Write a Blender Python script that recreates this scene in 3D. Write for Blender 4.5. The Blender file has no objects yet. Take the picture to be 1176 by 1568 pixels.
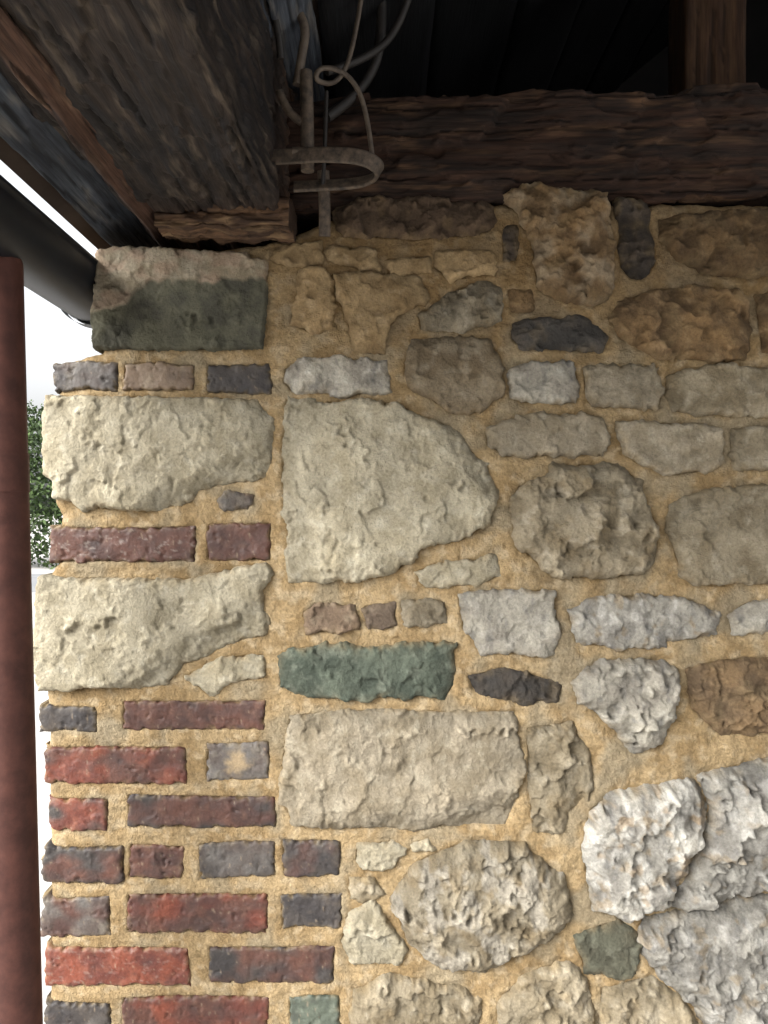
import bpy, math, numpy as np
from mathutils import Vector
rng=np.random.RandomState(7)
scene=bpy.context.scene
D0=1.25; CZ=1.5
# ---------------------------------------------------------------- noise
perm=np.random.RandomState(3).permutation(4096)
ga=np.random.RandomState(4).rand(4096)*2*np.pi
gx=np.cos(ga); gy=np.sin(ga)
def noise(x,y,seed=0):
    xi=np.floor(x).astype(np.int64); yi=np.floor(y).astype(np.int64)
    xf=x-xi; yf=y-yi
    u=xf*xf*xf*(xf*(xf*6-15)+10); v=yf*yf*yf*(yf*(yf*6-15)+10)
    def g(ix,iy,fx,fy):
        h=perm[(perm[(ix+seed*131)&4095]+iy)&4095]
        return gx[h]*fx+gy[h]*fy
    a=g(xi,yi,xf,yf); b=g(xi+1,yi,xf-1,yf); c=g(xi,yi+1,xf,yf-1); d=g(xi+1,yi+1,xf-1,yf-1)
    return ((a*(1-u)+b*u)*(1-v)+(c*(1-u)+d*u)*v)*1.5
def fbm(x,y,o=3,seed=0,gain=.5):
    s=0;a=1.0;t=0
    for i in range(o):
        s=s+a*noise(x*2**i,y*2**i,seed+i*7); t+=a; a*=gain
    return s/t*1.25
def ridged(x,y,o=3,seed=0):
    s=0;a=1.0
    for i in range(o):
        s=s+a*(1-2*np.abs(noise(x*2**i,y*2**i,seed+i*5))); a*=.5
    return s/1.75-.4
def sstep(a,b,x):
    t=np.clip((x-a)/(b-a),0,1); return t*t*(3-2*t)
def lin(c,g=1.0):
    c=np.array(c,float)/255
    return np.where(c<=.04045,c/12.92,((c+.055)/1.055)**2.4)*g
def mix(a,b,t): return a*(1-t[...,None])+b*t[...,None]
def sdf(poly,X,Y):
    d=np.full(X.shape,1e9); ins=np.zeros(X.shape,bool)
    n=len(poly)
    for i in range(n):
        ax,ay=poly[i]; bx,by=poly[(i+1)%n]
        ex,ey=bx-ax,by-ay; L=ex*ex+ey*ey+1e-9
        t=np.clip(((X-ax)*ex+(Y-ay)*ey)/L,0,1)
        d=np.minimum(d,(X-ax-t*ex)**2+(Y-ay-t*ey)**2)
        if ay!=by:
            c=((ay>Y)!=(by>Y))&(X<(bx-ax)*(Y-ay)/(by-ay)+ax); ins^=c
    d=np.sqrt(d); return np.where(ins,d,-d)
def facets(X,Y,r,spacing,amp,slope,soft=.05):
    x0,x1,y0,y1=X.min(),X.max(),Y.min(),Y.max()
    n=max(4,int((x1-x0)*(y1-y0)/spacing**2))
    sx=r.uniform(x0,x1,n); sy=r.uniform(y0,y1,n); hh=r.uniform(-1,1,n)*amp; a=r.uniform(-1,1,(n,2))*slope
    wx=X+fbm(X/20,Y/20,2,int(r.randint(99)))*spacing*.45; wy=Y+fbm(X/20,Y/20,2,int(r.randint(99)))*spacing*.45
    num=0;den=0
    for i in range(n):
        dd=np.sqrt((wx-sx[i])**2+(wy-sy[i])**2)
        w=np.maximum(np.exp(-dd/(spacing*soft)),1e-200)
        num=num+w*(hh[i]+a[i,0]*(X-sx[i])+a[i,1]*(Y-sy[i])); den=den+w
    return np.clip(num/den,-amp*2.2,amp*2.2)
# ---------------------------------------------------------------- mesh helpers
def make_mesh(name,V,F,col=None,mat=None,parent=None,smooth=True):
    me=bpy.data.meshes.new(name)
    V=np.asarray(V,np.float32); F=np.asarray(F,np.int32)
    me.vertices.add(len(V)); me.vertices.foreach_set("co",V.ravel())
    k=F.shape[1]
    me.loops.add(F.size); me.loops.foreach_set("vertex_index",F.ravel())
    me.polygons.add(len(F)); me.polygons.foreach_set("loop_start",np.arange(0,F.size,k,dtype=np.int32))
    me.polygons.foreach_set("loop_total",np.full(len(F),k,np.int32))
    me.update(calc_edges=True)
    me.polygons.foreach_set("use_smooth",np.full(len(F),smooth))
    if col is not None:
        at=me.color_attributes.new("Col",'FLOAT_COLOR','POINT')
        c=np.ones((len(V),4),np.float32); c[:,:3]=col; at.data.foreach_set("color",c.ravel())
    me.validate()
    ob=bpy.data.objects.new(name,me); scene.collection.objects.link(ob)
    if mat: me.materials.append(mat)
    if parent: ob.parent=parent
    return ob
def empty(name,loc=(0,0,0)):
    e=bpy.data.objects.new(name,None); scene.collection.objects.link(e); e.empty_display_size=.1; return e
def patch(name,X,Y,Dd,H,C,cell,mat,parent,skirt=None):
    Gy,Gx=np.gradient(Dd,cell); gl=np.sqrt(Gx**2+Gy**2)+1e-6
    out=Dd<0
    Xp=np.where(out,X-np.clip(Dd,-cell*2,0)*Gx/gl,X); Yp=np.where(out,Y-np.clip(Dd,-cell*2,0)*Gy/gl,Y)
    ins=Dd>0
    f=ins[:-1,:-1]|ins[1:,:-1]|ins[1:,1:]|ins[:-1,1:]
    idx=np.arange(X.size).reshape(X.shape)
    a=idx[:-1,:-1][f];b=idx[1:,:-1][f];c=idx[1:,1:][f];d=idx[:-1,1:][f]
    F=np.stack([a,b,c,d],1)
    used=np.zeros(X.size,bool); used[F.ravel()]=True
    new=np.cumsum(used)-1; F=new[F]
    V=np.stack([(Xp.ravel()-588)/1000,-H.ravel()/1000,CZ+(784-Yp.ravel())/1000],1)[used]
    Cc=C.reshape(-1,3)[used]
    if skirt is not None:
        E=np.concatenate([F[:,[0,1]],F[:,[1,2]],F[:,[2,3]],F[:,[3,0]]])
        key=np.sort(E,1); k=key[:,0].astype(np.int64)*10000000+key[:,1]
        u,inv,cnt=np.unique(k,return_inverse=True,return_counts=True)
        Eb=E[cnt[inv]==1]; n=len(V); m=len(Eb)
        va=V[Eb[:,0]];vb=V[Eb[:,1]]; va2=va.copy();vb2=vb.copy(); va2[:,1]=skirt; vb2[:,1]=skirt
        V=np.concatenate([V,va,vb,va2,vb2]); Cc=np.concatenate([Cc]+[Cc[Eb[:,0]],Cc[Eb[:,1]]]*2)
        ar=np.arange(m); F=np.concatenate([F,np.stack([n+m+ar,n+ar,n+2*m+ar,n+3*m+ar],1)])
    return make_mesh(name,V,F,Cc,mat,parent)
# ---------------------------------------------------------------- materials
def attr_mat(name,rough=.9,fine=260,bump=.5,dist=.0015,var=.25,spec=.3,stretch=None,simple=False,coarse=None):
    m=bpy.data.materials.new(name); m.use_nodes=True; nt=m.node_tree; N=nt.nodes; L=nt.links
    b=N["Principled BSDF"]; b.inputs["Roughness"].default_value=rough
    b.inputs["Specular IOR Level"].default_value=spec
    at=N.new("ShaderNodeAttribute"); at.attribute_name="Col"
    if simple:
        L.new(at.outputs["Color"],b.inputs["Base Color"]); return m
    tc=N.new("ShaderNodeTexCoord"); mp=N.new("ShaderNodeMapping"); L.new(tc.outputs["Object"],mp.inputs[0])
    if stretch: mp.inputs["Scale"].default_value=stretch
    n1=N.new("ShaderNodeTexNoise"); n1.inputs["Scale"].default_value=fine; n1.inputs["Detail"].default_value=2; n1.inputs["Roughness"].default_value=.7
    L.new(mp.outputs[0],n1.inputs["Vector"])
    mr=N.new("ShaderNodeMapRange"); mr.inputs[1].default_value=.3; mr.inputs[2].default_value=.7; mr.inputs[3].default_value=1-var; mr.inputs[4].default_value=1+var
    L.new(n1.outputs["Fac"],mr.inputs[0])
    vm=N.new("ShaderNodeVectorMath"); vm.operation='SCALE'; L.new(at.outputs["Color"],vm.inputs[0]); L.new(mr.outputs[0],vm.inputs["Scale"])
    L.new(vm.outputs[0],b.inputs["Base Color"])
    bp=N.new("ShaderNodeBump"); bp.inputs["Strength"].default_value=bump; bp.inputs["Distance"].default_value=dist
    L.new(n1.outputs["Fac"],bp.inputs["Height"]); L.new(bp.outputs[0],b.inputs["Normal"])
    if coarse:
        v=N.new("ShaderNodeTexVoronoi"); v.feature='F1'; v.inputs["Scale"].default_value=coarse
        ad=N.new("ShaderNodeVectorMath"); ad.operation='MULTIPLY_ADD'; L.new(n1.outputs["Color"],ad.inputs[0]); ad.inputs[1].default_value=(.008,.008,.008); L.new(mp.outputs[0],ad.inputs[2])
        L.new(ad.outputs[0],v.inputs["Vector"])
        b2=N.new("ShaderNodeBump"); b2.inputs["Strength"].default_value=.4; b2.inputs["Distance"].default_value=.0022
        L.new(v.outputs["Distance"],b2.inputs["Height"]); L.new(b2.outputs[0],bp.inputs["Normal"])
    return m
M_stone=attr_mat("stone_mat",.92,260,.8,.0024,.17,coarse=85)
M_brick=attr_mat("brick_mat",.6,280,.55,.0012,.16,spec=.4)
M_mort=attr_mat("mortar_mat",.97,330,.9,.003,.17,spec=.15)
M_wood=attr_mat("old_timber_mat",.7,220,.9,.002,.4,stretch=(1,.05,1))
M_woodx=attr_mat("old_timber_x_mat",.85,220,.9,.0022,.4,stretch=(.06,1,1))
M_woodz=attr_mat("old_timber_z_mat",.8,220,.6,.001,.3,stretch=(1,1,.06))
M_leaf=attr_mat("leaf_mat",.6,simple=True)
def plain(name,c1,c2,scale,rough,bump=.3,dist=.001,metal=0,spec=.5):
    m=bpy.data.materials.new(name); m.use_nodes=True; nt=m.node_tree;N=nt.nodes;L=nt.links; b=N["Principled BSDF"]
    b.inputs["Roughness"].default_value=rough; b.inputs["Metallic"].default_value=metal; b.inputs["Specular IOR Level"].default_value=spec
    tc=N.new("ShaderNodeTexCoord"); n=N.new("ShaderNodeTexNoise"); n.inputs["Scale"].default_value=scale; n.inputs["Detail"].default_value=5; n.inputs["Roughness"].default_value=.65
    L.new(tc.outputs["Object"],n.inputs["Vector"])
    r=N.new("ShaderNodeValToRGB"); r.color_ramp.elements[0].position=.35; r.color_ramp.elements[1].position=.68
    r.color_ramp.elements[0].color=(*c1,1); r.color_ramp.elements[1].color=(*c2,1)
    L.new(n.outputs["Fac"],r.inputs[0]); L.new(r.outputs[0],b.inputs["Base Color"])
    bp=N.new("ShaderNodeBump"); bp.inputs["Strength"].default_value=bump; bp.inputs["Distance"].default_value=dist
    L.new(n.outputs["Fac"],bp.inputs["Height"]); L.new(bp.outputs[0],b.inputs["Normal"])
    return m
M_red=plain("red_oxide_paint_mat",tuple(lin((62,35,29))),tuple(lin((84,51,43))),40,.65,.5,.0015,spec=.3)
M_black=plain("black_gutter_mat",(.004,.005,.008),(.008,.010,.014),25,.45,.1,spec=.35)
M_iron=plain("rusty_iron_mat",(.03,.022,.016),(.13,.095,.065),90,.7,.8,.0015)
M_cable=plain("old_cable_mat",(.06,.045,.035),(.15,.115,.08),60,.6,.4)
M_cabled=plain("dark_cable_mat",(.012,.010,.009),(.025,.02,.016),60,.6,.3)
M_ground=plain("ground_mat",(.46,.44,.42),(.58,.56,.53),1.2,.95,.4,.02)
M_road=plain("road_mat",(.24,.25,.26),(.32,.32,.33),2,.9,.3,.01)
M_tile=plain("roof_tile_mat",(.06,.04,.03),(.10,.07,.05),8,.9)
M_dark=plain("dark_boarding_mat",(.010,.009,.009),(.018,.016,.015),6,.9)
M_blocker=plain("blocker_board_mat",(.05,.045,.04),(.10,.09,.08),6,.9)

# ---------------------------------------------------------------- stones
PAL=dict(
 gb=((188,179,155),(166,156,131),(206,199,178)), gb2=((168,157,136),(144,132,110),(192,183,161)),
 tan=((180,154,114),(156,130,92),(204,180,142)), wh=((194,188,172),(164,157,144),(218,213,200)),
 dk=((82,72,62),(60,55,51),(112,98,82)), gr=((100,108,94),(76,84,73),(138,144,128)),
 bl=((166,162,151),(134,130,122),(202,198,187)), br=((146,118,82),(112,90,64),(176,149,112)),
 rg=((166,154,130),(134,121,97),(196,186,164)),
 red=((134,70,50),(106,56,45),(158,100,78)), pur=((102,66,54),(78,54,48),(126,92,76)),
 dgy=((76,70,66),(56,52,52),(100,90,80)), blu=((112,107,102),(92,80,73),(148,140,126)),
 tb=((142,122,102),(120,100,82),(164,148,126)))
stones=[]
def S(pts,pal,style='dressed',H=6,sk=False,**kw): stones.append(dict(pts=pts,pal=pal,style=style,H=H,sk=sk,kind='stone',**kw))
def B(x0,y0,x1,y1,pal,sk=False,**kw):
    j=lambda:rng.uniform(-2.5,2.5)
    pts=[(x0+j(),y0+j()),((x0+x1)/2,y0+j()),(x1+j(),y0+j()),(x1+j(),y1+j()),((x0+x1)/2,y1+j()),(x0+j(),y1+j())]
    stones.append(dict(pts=pts,pal=pal,style='brick',H=rng.uniform(2.5,5.5),sk=sk,kind='brick',**kw))
S([(150,385),(178,378),(290,384),(378,388),(386,398),(411,402),(410,450),(403,534),(330,537),(190,536),(144,533),(139,490),(148,430)],'gb2','flat',12,True,top=True)
B(83,552,182,601,'blu',True,mixp='dgy'); B(190,556,300,598,'tb'); B(317,555,416,604,'dgy')
S([(72,606),(250,608),(395,612),(404,628),(420,642),(418,710),(402,735),(345,742),(305,752),(290,772),(240,783),(150,778),(128,784),(112,768),(84,762),(82,735),(68,728),(66,640)],'gb','dressed',12,True,cut=[((345,700),(.45,.89),.35)])
S([(333,766),(345,757),(362,752),(388,758),(380,782),(345,780)],'blu','flat',3)
B(76,805,300,862,'pur',True,wash=.45); B(315,800,414,860,'pur')
S([(60,882),(180,886),(300,886),(345,872),(410,860),(419,878),(402,904),(404,935),(414,948),(408,972),(345,990),(318,1003),(280,1020),(258,1048),(215,1054),(160,1051),(120,1056),(62,1056),(53,1000),(57,900)],'gb','dressed',14,True,cut=[((330,950),(.5,.86),.4)])
S([(285,1035),(345,1005),(405,1000),(408,1036),(350,1048),(322,1070)],'gb','flat',4)
B(60,1080,148,1122,'dgy',True); B(185,1070,408,1119,'pur')
B(68,1143,288,1200,'red',True,mixp='pur'); B(314,1135,412,1196,'blu',spotc=1)
B(72,1222,165,1272,'red',True,mixp='dgy'); B(195,1217,422,1270,'pur',mixp='dgy')
B(64,1295,190,1352,'pur',True,mixp='dgy'); B(196,1292,282,1346,'pur'); B(305,1288,425,1346,'dgy',mixp='blu');B(432,1284,522,1342,'dgy',mixp='pur')
B(62,1372,172,1434,'blu',True,mixp='pur'); B(195,1368,411,1430,'pur',mixp='red'); B(431,1366,526,1421,'dgy')
B(66,1448,292,1510,'red',True,wash=.25); B(320,1446,515,1504,'pur',mixp='dgy')
B(68,1533,172,1600,'dgy',True,mixp='blu'); B(188,1524,412,1592,'pur',mixp='red'); B(440,1524,520,1590,'gr')
B(66,1615,290,1675,'pur',True); B(310,1610,515,1672,'red')
S([(508,322),(560,302),(600,306),(650,300),(744,306),(760,340),(748,358),(700,364),(640,368),(526,362)],'dk','rough',6,warm=1)
S([(455,375),(490,370),(496,402),(470,408),(440,410),(410,398),(420,383)],'tan','flat',5)
S([(500,376),(575,380),(585,415),(545,412),(500,400)],'tan','flat',7)
S([(588,398),(658,392),(662,418),(598,422)],'tan','flat',5)
S([(666,383),(752,385),(756,420),(720,424),(690,432),(664,412)],'tan','flat',8)
S([(456,412),(492,408),(510,430),(512,505),(480,512),(442,498),(455,450)],'tan','flat',8)
S([(512,420),(580,418),(645,424),(658,455),(630,472),(608,486),(594,505),(588,545),(542,537),(530,490),(518,460)],'tan','flat',12)
S([(642,478),(668,462),(690,445),(745,428),(770,440),(768,492),(735,500),(700,509),(642,506)],'rg','rough',9,cold=.5)
S([(434,562),(458,550),(500,547),(590,552),(599,602),(540,607),(445,600),(432,585)],'wh','flat',7)
S([(628,520),(655,513),(748,517),(756,540),(772,560),(770,606),(735,632),(690,635),(660,612),(632,600),(618,570)],'rg','flat',10,warm=.7)
S([(438,608),(490,615),(540,614),(604,618),(640,636),(692,652),(722,688),(748,712),(766,752),(756,778),(752,802),(700,828),(648,838),(628,862),(600,878),(560,888),(443,890),(437,850),(441,800),(432,780),(430,690)],'gb','dressed',15,cut=[((655,665),(.74,-.67),.35),((600,840),(.4,.9),.25)])
S([(634,875),(665,862),(700,862),(760,847),(768,883),(730,895),(650,901)],'gb','flat',5)
S([(464,936),(480,926),(542,925),(552,962),(520,966),(468,972)],'tb','flat',5); S([(555,928),(606,920),(608,960),(560,962)],'tb','flat',4,cold=.6); S([(612,918),(680,918),(687,955),(618,960)],'rg','flat',6,cold=.5)
S([(428,1004),(448,992),(530,984),(560,992),(640,984),(698,982),(695,1050),(682,1070),(600,1068),(560,1072),(455,1064),(427,1054)],'gr','flat',9)
S([(700,910),(760,902),(848,904),(854,950),(856,978),(848,1004),(790,1002),(738,1001),(724,980),(707,965)],'wh','flat',9,cold=.2)
S([(713,1034),(770,1020),(820,1030),(864,1048),(856,1074),(800,1082),(720,1058)],'dk','rough',5,cold=.6)
S([(444,1094),(560,1086),(700,1089),(790,1086),(793,1130),(804,1180),(790,1225),(778,1267),(640,1271),(540,1267),(446,1263),(440,1240),(427,1230),(434,1150)],'gb2','dressed',12,cut=[((600,1225),(.1,1),.25)])
S([(806,1112),(840,1108),(882,1102),(890,1128),(906,1150),(913,1215),(872,1240),(866,1268),(848,1282),(815,1272),(805,1180)],'rg','rough',6)
S([(768,300),(800,289),(870,292),(928,297),(934,350),(940,442),(928,462),(905,470),(850,461),(820,440),(814,380),(795,330)],'br','rough',20,lt=.4)
S([(770,345),(795,340),(795,400),(768,404)],'dk','rough',3); S([(774,440),(817,443),(820,480),(778,482)],'br','rough',3)
S([(781,492),(800,486),(904,485),(916,502),(934,514),(922,539),(800,539),(779,520)],'dk','rough',6,cold=1)
S([(940,306),(987,298),(998,340),(1005,402),(985,434),(962,430),(948,412)],'dk','rough',6)
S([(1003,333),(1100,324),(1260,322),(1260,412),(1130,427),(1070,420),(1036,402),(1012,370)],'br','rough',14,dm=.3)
S([(931,486),(950,462),(975,450),(1060,438),(1132,448),(1151,500),(1144,550),(1080,554),(1000,549),(975,530),(946,520)],'br','rough',16)
S([(1154,450),(1260,445),(1260,550),(1162,542)],'br','rough',10)
S([(776,570),(796,560),(874,552),(890,595),(882,618),(800,618),(780,608)],'wh','flat',10,cold=.15)
S([(891,563),(1002,559),(1011,600),(1003,627),(905,622),(893,600)],'gb2','flat',12)
S([(1024,572),(1090,560),(1260,568),(1260,638),(1060,637),(1028,632),(1016,605)],'rg','flat',13)
S([(746,655),(770,645),(820,634),(917,636),(933,672),(924,698),(770,700),(748,682)],'gb2','flat',12)
S([(938,646),(1050,648),(1098,653),(1106,702),(1082,724),(1010,724),(985,712),(956,700)],'gb2','flat',14)
S([(1114,655),(1260,650),(1260,720),(1121,720)],'rg','flat',9)
S([(794,742),(836,728),(842,711),(942,709),(980,735),(988,770),(1004,800),(1006,850),(988,878),(930,887),(845,886),(820,862),(788,834),(778,770)],'rg','pit',20,cold=.15)
S([(1022,772),(1080,750),(1180,741),(1260,740),(1260,890),(1060,894),(1040,880),(1034,855),(1016,810)],'rg','dressed',15)
S([(868,935),(900,918),(930,911),(1042,913),(1099,938),(1094,972),(1022,982),(1020,993),(930,990),(880,984)],'bl','flat',11)
S([(1112,942),(1150,920),(1260,912),(1260,968),(1120,968)],'wh','flat',9)
S([(876,1042),(896,1022),(920,1007),(1012,1009),(1039,1028),(1034,1090),(1010,1142),(965,1149),(945,1122),(905,1088),(884,1074)],'wh','facet',18,cold=.1)
S([(1046,1022),(1100,1008),(1260,998),(1260,1124),(1100,1124),(1058,1088)],'br','pit',12,cold=.4)
S([(932,1212),(1000,1200),(1062,1194),(1082,1230),(1070,1280),(1056,1310),(1022,1382),(960,1404),(906,1386),(890,1300),(902,1240)],'bl','facet',24,spot=1,wt=.6)
S([(1068,1185),(1130,1170),(1260,1140),(1260,1350),(1150,1363),(1070,1396),(1026,1388),(1064,1305),(1088,1235)],'bl','facet',24,cold=.45,wt=.3)
S([(983,1402),(1050,1392),(1150,1368),(1260,1358),(1260,1600),(1110,1620),(1060,1540),(1010,1500),(972,1440)],'bl','rough',18,cold=.5)
S([(878,1430),(950,1403),(987,1440),(964,1494),(896,1492)],'gr','flat',8,warm=.6)
S([(918,1510),(1000,1490),(1040,1520),(1062,1552),(1105,1640),(1090,1680),(918,1680)],'rg','rough',10)
S([(546,1292),(600,1286),(620,1300),(605,1328),(560,1334),(543,1318)],'gb','flat',5); S([(625,1292),(655,1285),(668,1298),(633,1306)],'gb','flat',3)
S([(596,1376),(612,1352),(638,1318),(680,1300),(720,1284),(800,1288),(830,1318),(864,1338),(876,1400),(856,1428),(830,1444),(790,1462),(742,1484),(676,1482),(650,1462),(622,1440),(612,1408)],'rg','pit',20,cold=.2,wt=.3)
S([(533,1397),(572,1378),(590,1404),(624,1452),(612,1474),(538,1474),(519,1442)],'gb','flat',7)
S([(534,1345),(574,1341),(592,1372),(560,1380),(536,1377)],'rg','flat',3)
S([(543,1515),(600,1488),(650,1500),(702,1508),(737,1530),(727,1680),(550,1680),(534,1560)],'rg','rough',12)
S([(760,1530),(800,1490),(872,1466),(902,1505),(914,1600),(900,1680),(775,1680)],'rg','rough',12)

wall=empty("stone_wall")
cell=1.9
cnt={'stone':0,'brick':0}
AL=.60
TK={'dressed':.72,'flat':.78,'rough':.8,'pit':.78,'facet':.85,'brick':.8}
for si,s in enumerate(stones):
    r=np.random.RandomState(100+si)
    br=s['kind']=='brick'
    poly=np.array(s['pts'],float)
    x0,y0=poly.min(0)-14; x1,y1=poly.max(0)+14
    X,Y=np.meshgrid(np.arange(x0,x1,cell),np.arange(y0,y1,cell))
    s['poly']=poly
    sty=s['style']; o=si*3+1
    if br:
        Xw=X+fbm(X/26,Y/26,2,o+70)*2.5; Yw=Y+fbm(X/26,Y/26,2,o+71)*2.5
        sd=sdf(poly,Xw,Yw)+1.5+np.minimum(0,fbm(X/12,Y/12,2,o+2)-.25)*5
    else:
        Xw=X+fbm(X/30,Y/30,3,o+70,.6)*8; Yw=Y+fbm(X/30,Y/30,3,o+71,.6)*8
        sd=sdf(poly,Xw,Yw)+3+fbm(X/9,Y/9,2,o+3,.6)*1.6
        if s['sk']: sd=np.minimum(sd,sdf(poly,X,Y)+2.5+fbm(X/8,Y/8,2,o+3)*2)
    d=np.clip(sd,0,None)
    rad={'brick':2.2,'dressed':3.0,'flat':3.3,'rough':5,'pit':6,'facet':5}[sty]
    rad=rad*(1+.6*fbm(X/30,Y/30,2,o+60))
    e=1-np.exp(-d/rad*1.5)
    e=np.where(d>0,e,0)
    ang=r.uniform(-.9,.9)+ (0.2 if sty=='dressed' else 0)
    xr=X*math.cos(ang)+Y*math.sin(ang); yr=-X*math.sin(ang)+Y*math.cos(ang)
    wx=fbm(X/40,Y/40,2,o+40)*9
    fine=fbm(X/5,Y/5,2,o+9)
    chis=fbm((xr+wx)/13,yr/26,3,o+5)
    if sty=='dressed': tl=facets(X,Y,r,48,2.8,.14,.05)+fbm(X/80,Y/80,2,o+8)*6; ts=facets(X,Y,r,22,1.7,.13,.05)+facets(X,Y,r,12,.6,.08,.06)+chis*.9+ridged((xr+wx)/40,yr/60,2,o+4)*1.2+fine*.7
    elif sty=='flat': tl=facets(X,Y,r,36,2.8,.16,.05)+fbm(X/40,Y/40,2,o+8)*2.5; ts=facets(X,Y,r,16,1.3,.13,.06)+chis*1.0+fine*.8
    elif sty=='rough': tl=facets(X,Y,r,34,6,.32)+ridged((xr+wx)/32,yr/50,2,o+8)*3.5; ts=facets(X,Y,r,15,2,.18,.06)+fbm(X/12,Y/12,3,o+5)*1.6+fine*1.1
    elif sty=='pit': tl=facets(X,Y,r,38,5.5,.28)+fbm(X/40,Y/40,2,o+8)*6; ts=facets(X,Y,r,17,2.4,.2,.06)+fine*1.5-sstep(.3,.6,fbm(X/13,Y/13,3,o+11))*3.5+fbm(X/9,Y/9,2,o+12)*1.0
    elif sty=='facet': tl=facets(X,Y,r,44,9,.38)+ridged((xr+wx)/34,yr/46,2,o+8)*3; ts=facets(X,Y,r,17,2.2,.2,.06)+fbm(X/11,Y/11,3,o+5)*1.4+fine
    else: tl=fbm(X/38,Y/38,2,o+8)*1.6+facets(X,Y,r,26,.8,.05,.06); ts=fbm(X/9,Y/9,3,o+5)*.7+fine*.5-sstep(.42,.6,fbm(X/13,Y/13,2,o+6))*2
    t=(tl+ts*(.35+1.1*sstep(-.35,.4,fbm(X/48,Y/48,2,o+95))))*TK[sty]
    if not br:
        cuts=list(s.get('cut',[]))
        for _ in range(4):
            th=r.uniform(0,6.28); n_=np.array([math.cos(th),math.sin(th)]); pr=poly@n_
            p0=pr.max()-r.uniform(.06,.22)*(pr.max()-pr.min())
            k_=r.uniform(.12,.38)
            if s['sk'] and n_[0]<.3: continue
            cuts.append((n_*p0,n_,k_))
        for (p0,n_,sl_) in cuts:
            q=(X-p0[0])*n_[0]+(Y-p0[1])*n_[1]+fbm(X/18,Y/18,3,o+90)*7
            t=t-np.clip(sl_*np.clip(q,0,None),0,min(12,s['H']*.8))
    dome=0
    if sty in('pit','rough','facet'): dome=(1-np.exp(-d/30))*s['H']*.6-s['H']*.2
    low=-10
    Hm=s['H']+(4 if not br else 0)
    H=low+(Hm-low)*e+(t+dome)*np.clip(d/rad/1.3,0,1)
    c1,c2,c3=[lin(c) for c in PAL[s['pal']]]
    tv=1+r.uniform(-.10,.10)
    m=sstep(-.5,.5,fbm(X/45,Y/45,3,o+20)); m3=sstep(.0,.7,fbm(X/24,Y/24,4,o+23,.6))
    C=mix(c1*np.ones(X.shape+(3,)),c2,m); C=mix(C,c3,m3*.6)
    if s.get('mixp'):
        q=[lin(c) for c in PAL[s['mixp']]]
        mm=sstep(-.25,.35,fbm(X/80,Y/60,3,o+31)); C=mix(C,mix(q[0]*np.ones(X.shape+(3,)),q[1],m),mm)
    if br:
        C=mix(C,lin((172,152,128)),sstep(.45,.75,fbm(X/6,Y/14,3,o+33))*.5)
        C=mix(C,lin((54,48,48)),sstep(.15,.8,fbm(X/32,Y/28,3,o+35))*.55)
        if s.get('wash'): C=mix(C,lin((180,168,158)),sstep(.15,.5,fbm(X/18,Y/9,4,o+36,.7))*s['wash'])
        if s.get('spotc'): C=mix(C,lin((184,160,122)),sstep(26,6,np.hypot(X-363,Y-1166)+fbm(X/12,Y/12,3,5)*10)*.8)
        C=mix(C,lin((176,154,114)),np.exp(-d/2.4)*sstep(-.3,.3,fbm(X/14,Y/14,2,o+37))*.9)
    else:
        C=mix(C,lin((174,152,114)),np.exp(-d/4.5)*sstep(-.3,.3,fbm(X/20,Y/20,2,o+37))*.8)
    if sty in('pit','rough') and s['pal']!='bl': C=mix(C,lin((148,127,92)),sstep(.1,.6,fbm(X/40,Y/40,3,o+43))*.4)
    if s['pal']in('bl','wh'):
        C=mix(C,lin((118,117,115)),sstep(.1,.6,fbm(X/20,Y/34,4,o+45,.6))*.6)
        if s['pal']=='bl':
            C=mix(C,lin((216,213,204)),sstep(.15,.5,fbm(X/26,Y/40,3,o+48,.6))*.5)
            C=mix(C,lin((150,132,104)),sstep(.2,.5,fbm(X/30,Y/30,3,o+49,.6))*.6)
    if s.get('wt'): C=mix(C,lin((220,217,207)),sstep(-.05,.25,fbm(X/46,Y/60,4,o+57,.6))*s['wt'])
    if s.get('lt'): C=mix(C,lin((186,170,144)),sstep(-.2,.5,fbm(X/40,Y/40,3,o+55))*s['lt']*1.5)
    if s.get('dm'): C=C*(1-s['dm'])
    if s.get('spot'): C=mix(C,lin((160,134,98)),sstep(.2,.45,fbm(X/34,Y/34,3,o+46))*.5)
    if s.get('cold'): C=mix(C,lin((88,87,84)),np.full(X.shape,.5*s['cold']))
    if s.get('warm'): C=mix(C,lin((112,86,60)),np.full(X.shape,.4*s['warm']))
    if s.get('top'):
        line=432+ (np.clip(235-X,0,100))*.6+fbm(X/40,Y/40,3,5)*16
        mm=sstep(-3,5,Y-line); C=mix(C,mix(lin((98,97,80))*np.ones(X.shape+(3,)),lin((72,72,62)),m),mm*.95); H=H-mm*5*np.clip(d/8,0,1)
        C=mix(C,lin((162,134,114)),(1-mm)*sstep(-.2,.3,fbm(X/45,Y/30,3,8))*.5)
    C=C*(1+.24*np.clip(t/7,-1,1)[...,None])*tv*(1+.12*fbm(X/4,Y/4,2,o+50))[...,None]  # wear and dirt by relief, with lit ridges and shaded hollows painted in
    C=np.clip(C*AL*(1.05 if br else 1),.005,.8)
    cnt[s['kind']]+=1
    patch(("face_stone_%d" if not br else "brick_%d")%cnt[s['kind']],X,Y,sd,H,C,cell,M_brick if br else M_stone,wall,.335 if s['sk'] else None)
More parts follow.
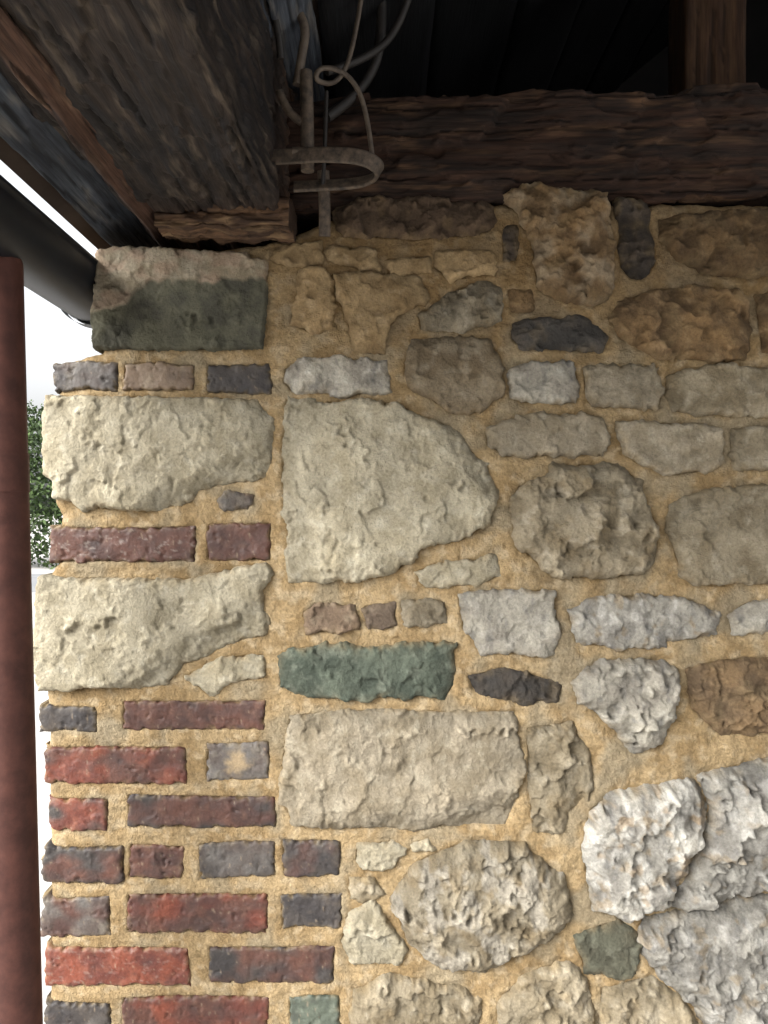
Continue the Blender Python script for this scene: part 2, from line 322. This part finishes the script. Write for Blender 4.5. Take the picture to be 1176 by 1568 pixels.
# mortar
outline=[(162,396),(154,538),(92,556),(86,610),(80,625),(80,770),(92,788),(90,800),(88,862),(68,890),(66,1050),(70,1066),(74,1280),(74,1700),(1300,1700),(1300,330),(1176,312),(1000,312),(760,312),(640,318),(500,336),(440,362),(400,372),(280,388)]
mc=2.2
X,Y=np.meshgrid(np.arange(50,1310,mc),np.arange(280,1706,mc))
od=sdf(np.array(outline,float),X,Y)+fbm(X/20,Y/20,2,77)*2
Dm=np.full(X.shape,-60.0)
for s in stones:
    p=s['poly']; x0,y0=p.min(0)-45; x1,y1=p.max(0)+45
    j0=max(0,int((x0-50)/mc));j1=int((x1-50)/mc)+1;i0=max(0,int((y0-280)/mc));i1=int((y1-280)/mc)+1
    sl=(slice(i0,i1),slice(j0,j1)); Dm[sl]=np.maximum(Dm[sl],sdf(p,X[sl],Y[sl])-(1 if s['kind']=='brick' else 1.0))
right=sstep(560,800,X)
dist=np.clip(-Dm,0,None)
H=1.4+right*2+fbm(X/55,Y/55,2,61)*(2+right*3)+fbm(X/16,Y/16,3,62)*(1.5+right*.8)+fbm(X/34,Y/8,2,65)*1.3+fbm(X/5,Y/5,2,63)*.8-sstep(.4,.6,fbm(X/7,Y/7,2,66))*1.3
H=H+right*3*(1-np.exp(-dist/16))-1.0*np.exp(-dist/3)-np.clip(Dm,0,10)*1.5
H=H-14*np.exp(-np.clip(od,0,None)/5)
c1,c2,c3=lin((184,160,121)),lin((162,137,99)),lin((202,183,150))
C=mix(c1*np.ones(X.shape+(3,)),c2,sstep(-.3,.3,fbm(X/60,Y/60,3,70))); C=mix(C,c3,sstep(0,.45,fbm(X/22,Y/22,4,71))*.6)
C=mix(C,lin((156,145,122)),sstep(.0,.5,fbm(X/90,Y/90,3,72)+right*.1)*.7)
C=mix(C,lin((122,93,56)),sstep(600,380,Y+fbm(X/60,Y/60,2,74)*60)*.5*sstep(380,470,X))
C=C*(1+.24*fbm(X/5,Y/5,2,73)+.14*fbm(X/14,Y/14,2,75))[...,None]
C=np.clip(C*AL*1.04,.01,.8)
patch("lime_mortar",X,Y,od,H,C,mc,M_mort,wall,.05)
def prism(name,poly,y0,y1,mat,parent,col):
    import bmesh
    bm=bmesh.new(); a=[bm.verts.new(((x-588)/1000,y0,CZ+(784-y)/1000)) for x,y in poly]; b=[bm.verts.new((v.co.x,y1,v.co.z)) for v in a]
    bm.faces.new(a); bm.faces.new(b[::-1]); n=len(a)
    for i in range(n): bm.faces.new((a[(i+1)%n],a[i],b[i],b[(i+1)%n]))
    bmesh.ops.recalc_face_normals(bm,faces=bm.faces)
    me=bpy.data.meshes.new(name); bm.to_mesh(me); bm.free()
    at=me.color_attributes.new("Col",'FLOAT_COLOR','POINT')
    for d in at.data: d.color=(*col,1)
    me.materials.append(mat); o=bpy.data.objects.new(name,me); scene.collection.objects.link(o); o.parent=parent; return o
mcol=tuple(lin((130,112,82)))
body=[(x+ (3 if x<300 else 0),y+3) for x,y in outline]
prism("wall_core",body,.052,.33,M_mort,wall,mcol)
prism("wall_base",[(70,1701),(1300,1701),(1300,2284),(70,2284)],-.004,.33,M_stone,wall,tuple(lin((125,112,90))))
prism("wall_continuation",[(1301,330),(3000,330),(3000,2284),(1301,2284)],-.004,.33,M_stone,wall,tuple(lin((125,112,90))))

# ---------------------------------------------------------------- timber
WD=.5
def timber(name,p0,p1,w,h,side,mat,parent,c1,c2,c3=None,amp=.004,res=(.006,.006),seed=1,rad=.012,endlight=None,grain=.012,crack=.006,dk=None,lump=1.2,glen=.16,ckl=.35,lumpl=.09,chip=0):
    dk=WD if dk is None else dk
    p0=Vector(p0);p1=Vector(p1);ax=(p1-p0);L=ax.length;ax.normalize()
    s=Vector(side); s=(s-ax*s.dot(ax)).normalized(); up=ax.cross(s).normalized()
    if up.z<0 and abs(up.z)>.1: up=-up
    per=2*(w+h); nv=max(16,int(per/res[1])); nu=max(3,int(L/res[0]))
    tt=(np.arange(nv)+.5)/nv*per
    pts=[];nrm=[]
    for t in tt:
        if t<w: p=(-w/2+t,h/2)
        elif t<w+h: p=(w/2,h/2-(t-w))
        elif t<2*w+h: p=(w/2-(t-w-h),-h/2)
        else: p=(-w/2,-h/2+(t-2*w-h))
        cx=max(-w/2+rad,min(w/2-rad,p[0])); cy=max(-h/2+rad,min(h/2-rad,p[1]))
        dx,dy=p[0]-cx,p[1]-cy; l=math.hypot(dx,dy) or 1e-9
        pts.append((cx+dx/l*rad,cy+dy/l*rad)); nrm.append((dx/l,dy/l))
    pts=np.array(pts);nrm=np.array(nrm)
    U,T=np.meshgrid(np.linspace(0,L,nu),tt,indexing='ij')
    n1=fbm(U/glen+seed*3.1,T/grain,4,seed,.65); n2=fbm(U/lumpl,T/.06,4,seed+9,.55); n3=fbm(U/ckl,(T+.008*n2)/(crack*1.6),2,seed+15)
    ck=sstep(.34,.5,n3)
    dsp=amp*(n1+lump*n2)-ck*amp*1.6
    if chip:
        fr=np.random.RandomState(seed); dsp=dsp+chip*facets(U*600,T*1000,fr,38,1,.06,.05)
    A=np.array(ax);Sv=np.array(s);Uv=np.array(up)
    V=np.array(p0)+U[...,None]*A+ (pts[None,:,0]+nrm[None,:,0]*dsp)[...,None]*Sv+(pts[None,:,1]+nrm[None,:,1]*dsp)[...,None]*Uv
    a1,a2=lin(c1),lin(c2)
    C=mix(a1*np.ones(U.shape+(3,)),a2,sstep(-.4,.4,n1))
    if c3 is not None: C=mix(C,lin(c3),sstep(.1,.5,fbm(U/.12,T/.02,4,seed+22,.65)))
    C=C*(1+.5*fbm(U/.2,T/.08,3,seed+28))[...,None]
    if endlight is not None:
        C=mix(C,lin(endlight[0]),sstep(endlight[1],0,U+.03*n2)*sstep(-.4,.2,n1+.5*n2))
    C=C*(1-.6*ck)[...,None]*dk
    idx=np.arange(nu*nv).reshape(nu,nv); r2=np.roll(idx,-1,1)
    F=np.stack([idx[:-1].ravel(),idx[1:].ravel(),r2[1:].ravel(),r2[:-1].ravel()],1)
    V=V.reshape(-1,3);C=C.reshape(-1,3); n=len(V)
    ctr=np.stack([np.array(p0),np.array(p1)])
    Vc=np.concatenate([V[idx[0]],V[idx[-1]],ctr]); k=np.arange(nv);k2=np.roll(k,-1)
    Fc=np.concatenate([np.stack([np.full(nv,2*nv),k,k2],1),np.stack([np.full(nv,2*nv+1),nv+k2,nv+k],1)])
    o=make_mesh(name,V,F,C,mat,parent)
    make_mesh(name+"_end_grain",Vc,Fc,np.tile(a2*.9*dk,(len(Vc),1)),mat,o,False)
    return o
def P(px,py,Y):
    s=(D0+Y)/D0; return ((px-588)/1000*s,Y,CZ+(784-py)/1000*s)
timber("oak_tie_beam",(-.252,.16,2.065),(-.312,-.95,2.085),.225,.26,(1,0,0),M_wood,None,(68,57,50),(42,39,40),(104,92,80),.0035,(.004,.003),2,.016,endlight=((132,96,68),.3),grain=.014,crack=.005,lump=1.3,glen=.3,dk=.44,chip=.0025)
timber("timber_wall_plate",(-.16,.09,2.052),(1.7,.06,2.080),.18,.165,(0,1,0),M_woodx,None,(92,64,48),(58,44,36),(120,90,66),.0032,(.004,.0025),5,.012,grain=.016,crack=.004,dk=.34,lump=1.2,glen=.3,ckl=.4,lumpl=.12,chip=.0045)
timber("timber_packing_piece",(-.335,-.018,1.942),(-.136,-.030,1.934),.07,.045,(0,1,0),M_woodx,None,(128,98,72),(80,60,46),(164,134,100),.006,(.003,.002),11,.010,dk=.55,grain=.010,lump=1.5,lumpl=.05,glen=.1,chip=.003)
timber("timber_post",(.63,.36,2.12),(.645,.36,2.9),.118,.10,(1,0,0),M_woodz,None,(110,80,54),(88,62,44),None,.0015,(.01,.005),14,.004,dk=.5)
# roof
roof=empty("shed_roof")
sl=math.radians(40); ex,ez=-.436,1.922
ud=np.array([math.cos(sl),0,math.sin(sl)]); nd=np.array([-math.sin(sl),0,math.cos(sl)])
RF=-1.45
k=0; spos=0
while spos<4.2:
    wdt=.075 if spos<.4 else .24
    c=np.array([ex,0,ez])+ud*(spos+wdt/2)+nd*(.012+.004*(k%2))
    a=(c[0],RF+.03*math.sin(k*2.3),c[2]); b=(c[0],1.7,c[2])
    f=spos<.4
    timber("roof_board_%d"%(k+1),a,b,wdt-.006,.018,tuple(ud),M_wood,roof,(84,90,98) if f else (36,37,40),(58,62,70) if f else (26,26,29),(108,106,104) if f else None,.002,(.010,.004) if f else (.05,.02),30+k,.004,dk=.7 if f else .4)  # inner boards coloured darker, painting in the shade of the roof void
    spos+=wdt;k+=1
def slab(name,pts,mat,parent):
    me=bpy.data.meshes.new(name); me.from_pydata([tuple(p) for p in pts],[],[(0,1,2,3),(7,6,5,4),(0,4,5,1),(1,5,6,2),(2,6,7,3),(3,7,4,0)]); me.update(); me.materials.append(mat)
    o=bpy.data.objects.new(name,me); scene.collection.objects.link(o)
    if parent: o.parent=parent
    return o
e0=np.array([ex,0,ez])
def rp(s,y,n): q=e0+ud*s+nd*n; return (q[0],y,q[2])
slab("tile_covering",[rp(-.02,RF-.03,.03),rp(4.3,RF-.03,.03),rp(4.3,1.75,.03),rp(-.02,1.75,.03),rp(-.02,RF-.03,.06),rp(4.3,RF-.03,.06),rp(4.3,1.75,.06),rp(-.02,1.75,.06)],M_tile,roof)
q=e0+ud*.075-nd*.026
timber("eaves_purlin",(q[0],-1.3,q[2]),(q[0]+.01,1.59,q[2]),.030,.040,tuple(ud),M_wood,roof,(104,76,62),(78,56,46),(124,98,80),.003,(.006,.003),21,.004)
# shed back & side boarding
inner=empty("shed_boarding")
slab("back_boarding",[(-.40,1.6,0),(2.9,1.6,0),(2.9,1.65,0),(-.40,1.65,0),(-.40,1.6,1.975),(2.9,1.6,4.745),(2.9,1.65,4.745),(-.40,1.65,1.975)],M_dark,inner)
slab("side_boarding",[(-.41,.34,0),(-.37,.34,0),(-.37,1.59,0),(-.41,1.59,0),(-.41,.34,1.9),(-.37,.34,1.9),(-.37,1.59,1.9),(-.41,1.59,1.9)],M_dark,inner)
slab("far_side_boarding",[(2.42,-.02,0),(2.46,-.02,0),(2.46,1.59,0),(2.42,1.59,0),(2.42,-.02,4.3),(2.46,-.02,4.3),(2.46,1.59,4.3),(2.42,1.59,4.3)],M_dark,inner)
# unseen boarded mass added behind the viewpoint to block frontal sky light
blocker=empty("added_sky_blocker")
zz=0;i=0
while zz<3.4:
    i+=1
    slab("blocker_board_%d"%i,[(-1.2,-6.0,zz),(8,-6.0,zz),(8,-5.97,zz),(-1.2,-5.97,zz),(-1.2,-6.0,zz+.21),(8,-6.0,zz+.21),(8,-5.985,zz+.21),(-1.2,-5.985,zz+.21)],M_blocker,blocker); zz+=.2
slab("blocker_roof",[(-1.5,-5.7,3.35),(8.3,-5.7,3.35),(8.3,-9,5.6),(-1.5,-9,5.6),(-1.5,-5.7,3.42),(8.3,-5.7,3.42),(8.3,-9,5.68),(-1.5,-9,5.68)],M_tile,blocker)
# ---------------------------------------------------------------- gutter
def sweep(name,path,prof,mat,parent=None):
    V=[];n=len(prof)
    for (x,y,z) in path:
        for a,b in prof: V.append((x+a,y,z+b))
    F=[]
    for i in range(len(path)-1):
        for j in range(n):
            j2=(j+1)%n; F.append((i*n+j,(i+1)*n+j,(i+1)*n+j2,i*n+j2))
    return make_mesh(name,V,F,None,mat,parent)
R=.054;prof=[(R*math.cos(t),R*math.sin(t)) for t in np.linspace(math.pi,2*math.pi,24)]
prof=[(-R-.006,.004),(-R,.006)]+prof+[(R,.006),(R+.006,.004),(R+.004,-.002)]+[((R+.003)*math.cos(t),(R+.003)*math.sin(t)) for t in np.linspace(2*math.pi,math.pi,24)]
g=empty("black_gutter")
GX,GZ=-.492,1.876
sweep("gutter_channel",[(GX,y,GZ) for y in np.linspace(-1.3,1.6,30)],prof,M_black,g)
for i,y in enumerate((-.48,.12,.9)):
    pr=[((R+.004)*math.cos(t),(R+.004)*math.sin(t)) for t in np.linspace(math.pi,2*math.pi,24)]+[((R+.008)*math.cos(t),(R+.008)*math.sin(t)) for t in np.linspace(2*math.pi,math.pi,24)]
    sweep("gutter_bracket_%d"%(i+1),[(GX,y,GZ),(GX,y+.03,GZ)],pr,M_black,g)
# ---------------------------------------------------------------- pipes / curves
def curve(name,pts,r,mat,parent=None,flat=None,smooth=True):
    cu=bpy.data.curves.new(name,'CURVE'); cu.dimensions='3D'
    sp=cu.splines.new('NURBS' if smooth else 'POLY'); sp.points.add(len(pts)-1)
    for i,p in enumerate(pts): sp.points[i].co=(*p,1)
    if smooth: sp.order_u=3; sp.use_endpoint_u=True; sp.resolution_u=10
    if flat: cu.extrude=flat; cu.bevel_depth=r
    else: cu.bevel_depth=r
    cu.bevel_resolution=4; cu.use_fill_caps=True
    cu.materials.append(mat); o=bpy.data.objects.new(name,cu); scene.collection.objects.link(o)
    if parent:o.parent=parent
    return o
pp=empty("red_downpipe")
t0=Vector(P(-8,398,-.2)); b0=Vector(P(22,1568,-.2)); dr=(b0-t0); full=t0+dr*(t0.z/(-dr.z))
curve("pipe",[tuple(t0),tuple(full)],.034,M_red,pp,smooth=False)
def at(z): return t0+dr*((t0.z-z)/(-dr.z))
for i,z in enumerate((1.575,.55)):
    curve("pipe_socket_%d"%(i+1),[tuple(at(z)),tuple(at(z-.05))],.0352,M_red,pp,smooth=False)
curve("gutter_outlet",[tuple(t0+Vector((0,0,-.006))),tuple(t0+Vector((.004,.0,.02)))],.030,M_black,pp,smooth=False)
# iron bracket & cables
ib=empty("iron_bracket"); yb=-.10
curve("ring_band",[P(402,241,yb),P(440,240,yb),P(500,236,yb-.02),P(560,240,yb-.03),P(588,262,yb-.01),P(560,280,yb+.03),P(500,284,yb+.04),P(450,286,yb+.04)],.003,M_iron,ib,flat=.008)
curve("upright_rod",[P(468,110,yb),P(471,190,yb),P(471,262,yb)],.0095,M_iron,ib)
curve("wall_strap",[P(495,262,-.05),P(498,330,-.038),P(497,362,-.03)],.009,M_iron,ib)
curve("side_arm",[P(428,140,yb),P(440,180,yb),P(470,190,yb)],.006,M_iron,ib)
curve("clamp",[P(448,232,yb-.004),P(492,232,yb-.004)],.006,M_iron,ib)
cb=empty("electric_cable")
curve("cable_1",[P(425,-60,yb),P(445,0,yb),P(470,40,yb),P(462,85,yb),P(455,130,yb)],.0065,M_cable,cb)
curve("cable_2",[P(560,-50,-.05),P(545,60,-.05),P(520,130,-.07),P(480,125,-.1),P(490,100,-.1),P(535,112,-.09),P(562,165,-.08),P(570,240,-.08)],.0036,M_cable,cb)
curve("cable_3",[P(400,-40,-.15),P(425,20,-.13),P(430,90,-.12)],.005,M_cabled,cb)
curve("cable_4",[P(640,-60,.0),P(620,30,.0),P(570,90,.0),P(500,110,-.04)],.006,M_cabled,cb)
curve("cable_5",[P(580,-60,.02),P(590,50,.02),P(560,140,.02),P(500,180,-.02)],.008,M_cabled,cb)
curve("cable_6",[P(500,140,-.08),P(498,220,-.08),P(494,290,-.06)],.003,M_cabled,cb)
# ---------------------------------------------------------------- ground, hedge
def sheet(name,x0,x1,y0,y1,z,mat):
    me=bpy.data.meshes.new(name); me.from_pydata([(x0,y0,z),(x1,y0,z),(x1,y1,z),(x0,y1,z)],[],[(0,1,2,3)]); me.materials.append(mat)
    o=bpy.data.objects.new(name,me); scene.collection.objects.link(o); return o
sheet("ground",-500,500,-500,500,0,M_ground)
sheet("road",-60,60,14,18.5,.004,M_road)
n=42000
hx=rng.uniform(-16,-3,n); hy=rng.uniform(20,22,n)
top=4.1+.5*np.sin(hx*1.3)+.35*np.sin(hx*3.1+1)+.25*np.sin(hx*7)
hz=top*rng.rand(n)**.75
a=rng.normal(size=(n,3)); a/=np.linalg.norm(a,axis=1)[:,None]; b=np.cross(a,rng.normal(size=(n,3))); b/=np.linalg.norm(b,axis=1)[:,None]
sz=rng.uniform(.03,.075,n)[:,None]; c=np.stack([hx,hy,hz],1)
V=np.stack([c-a*sz*1.3,c+b*sz*.7,c+a*sz*1.3,c-b*sz*.7],1).reshape(-1,3)
F=np.arange(4*n).reshape(n,4)
base=mix(lin((52,70,38))*np.ones((n,3)),lin((80,98,56)),rng.rand(n))*(.5+.8*rng.rand(n))[:,None]
make_mesh("hedge",V,F,np.repeat(base,4,0),M_leaf,None,False)
# ---------------------------------------------------------------- light
w=bpy.data.worlds.new("World"); scene.world=w; w.use_nodes=True; nt=w.node_tree
sk=nt.nodes.new("ShaderNodeTexSky"); sk.sky_type='NISHITA'; sk.sun_disc=False
sd_=Vector((-.66,-.62,.54)).normalized()
el=math.asin(sd_.z); sk.sun_elevation=el; sk.sun_rotation=math.atan2(sd_.x,sd_.y)
sk.dust_density=6; sk.air_density=1.0; sk.ozone_density=1
hs=nt.nodes.new("ShaderNodeHueSaturation"); hs.inputs["Saturation"].default_value=.1; hs.inputs["Value"].default_value=2.9
bg=nt.nodes["Background"]; bg.inputs[1].default_value=.15; nt.links.new(sk.outputs[0],hs.inputs["Color"]); nt.links.new(hs.outputs[0],bg.inputs[0])
su=bpy.data.lights.new("sun","SUN"); su.energy=1.35; su.angle=math.radians(20); su.color=(1,.96,.9)
so=bpy.data.objects.new("sun",su); scene.collection.objects.link(so); so.rotation_euler=(-sd_).to_track_quat('-Z','Y').to_euler()
cam=bpy.data.cameras.new("camera"); co=bpy.data.objects.new("camera",cam); scene.collection.objects.link(co)
co.location=(0,-D0,CZ); co.rotation_euler=(math.radians(90),0,0)
cam.sensor_fit='VERTICAL'; cam.sensor_height=24; cam.lens=24*D0/1.568; cam.clip_start=.02; cam.clip_end=2000
scene.camera=co
scene.view_settings.view_transform='Standard'; scene.view_settings.look='None'; scene.view_settings.exposure=0
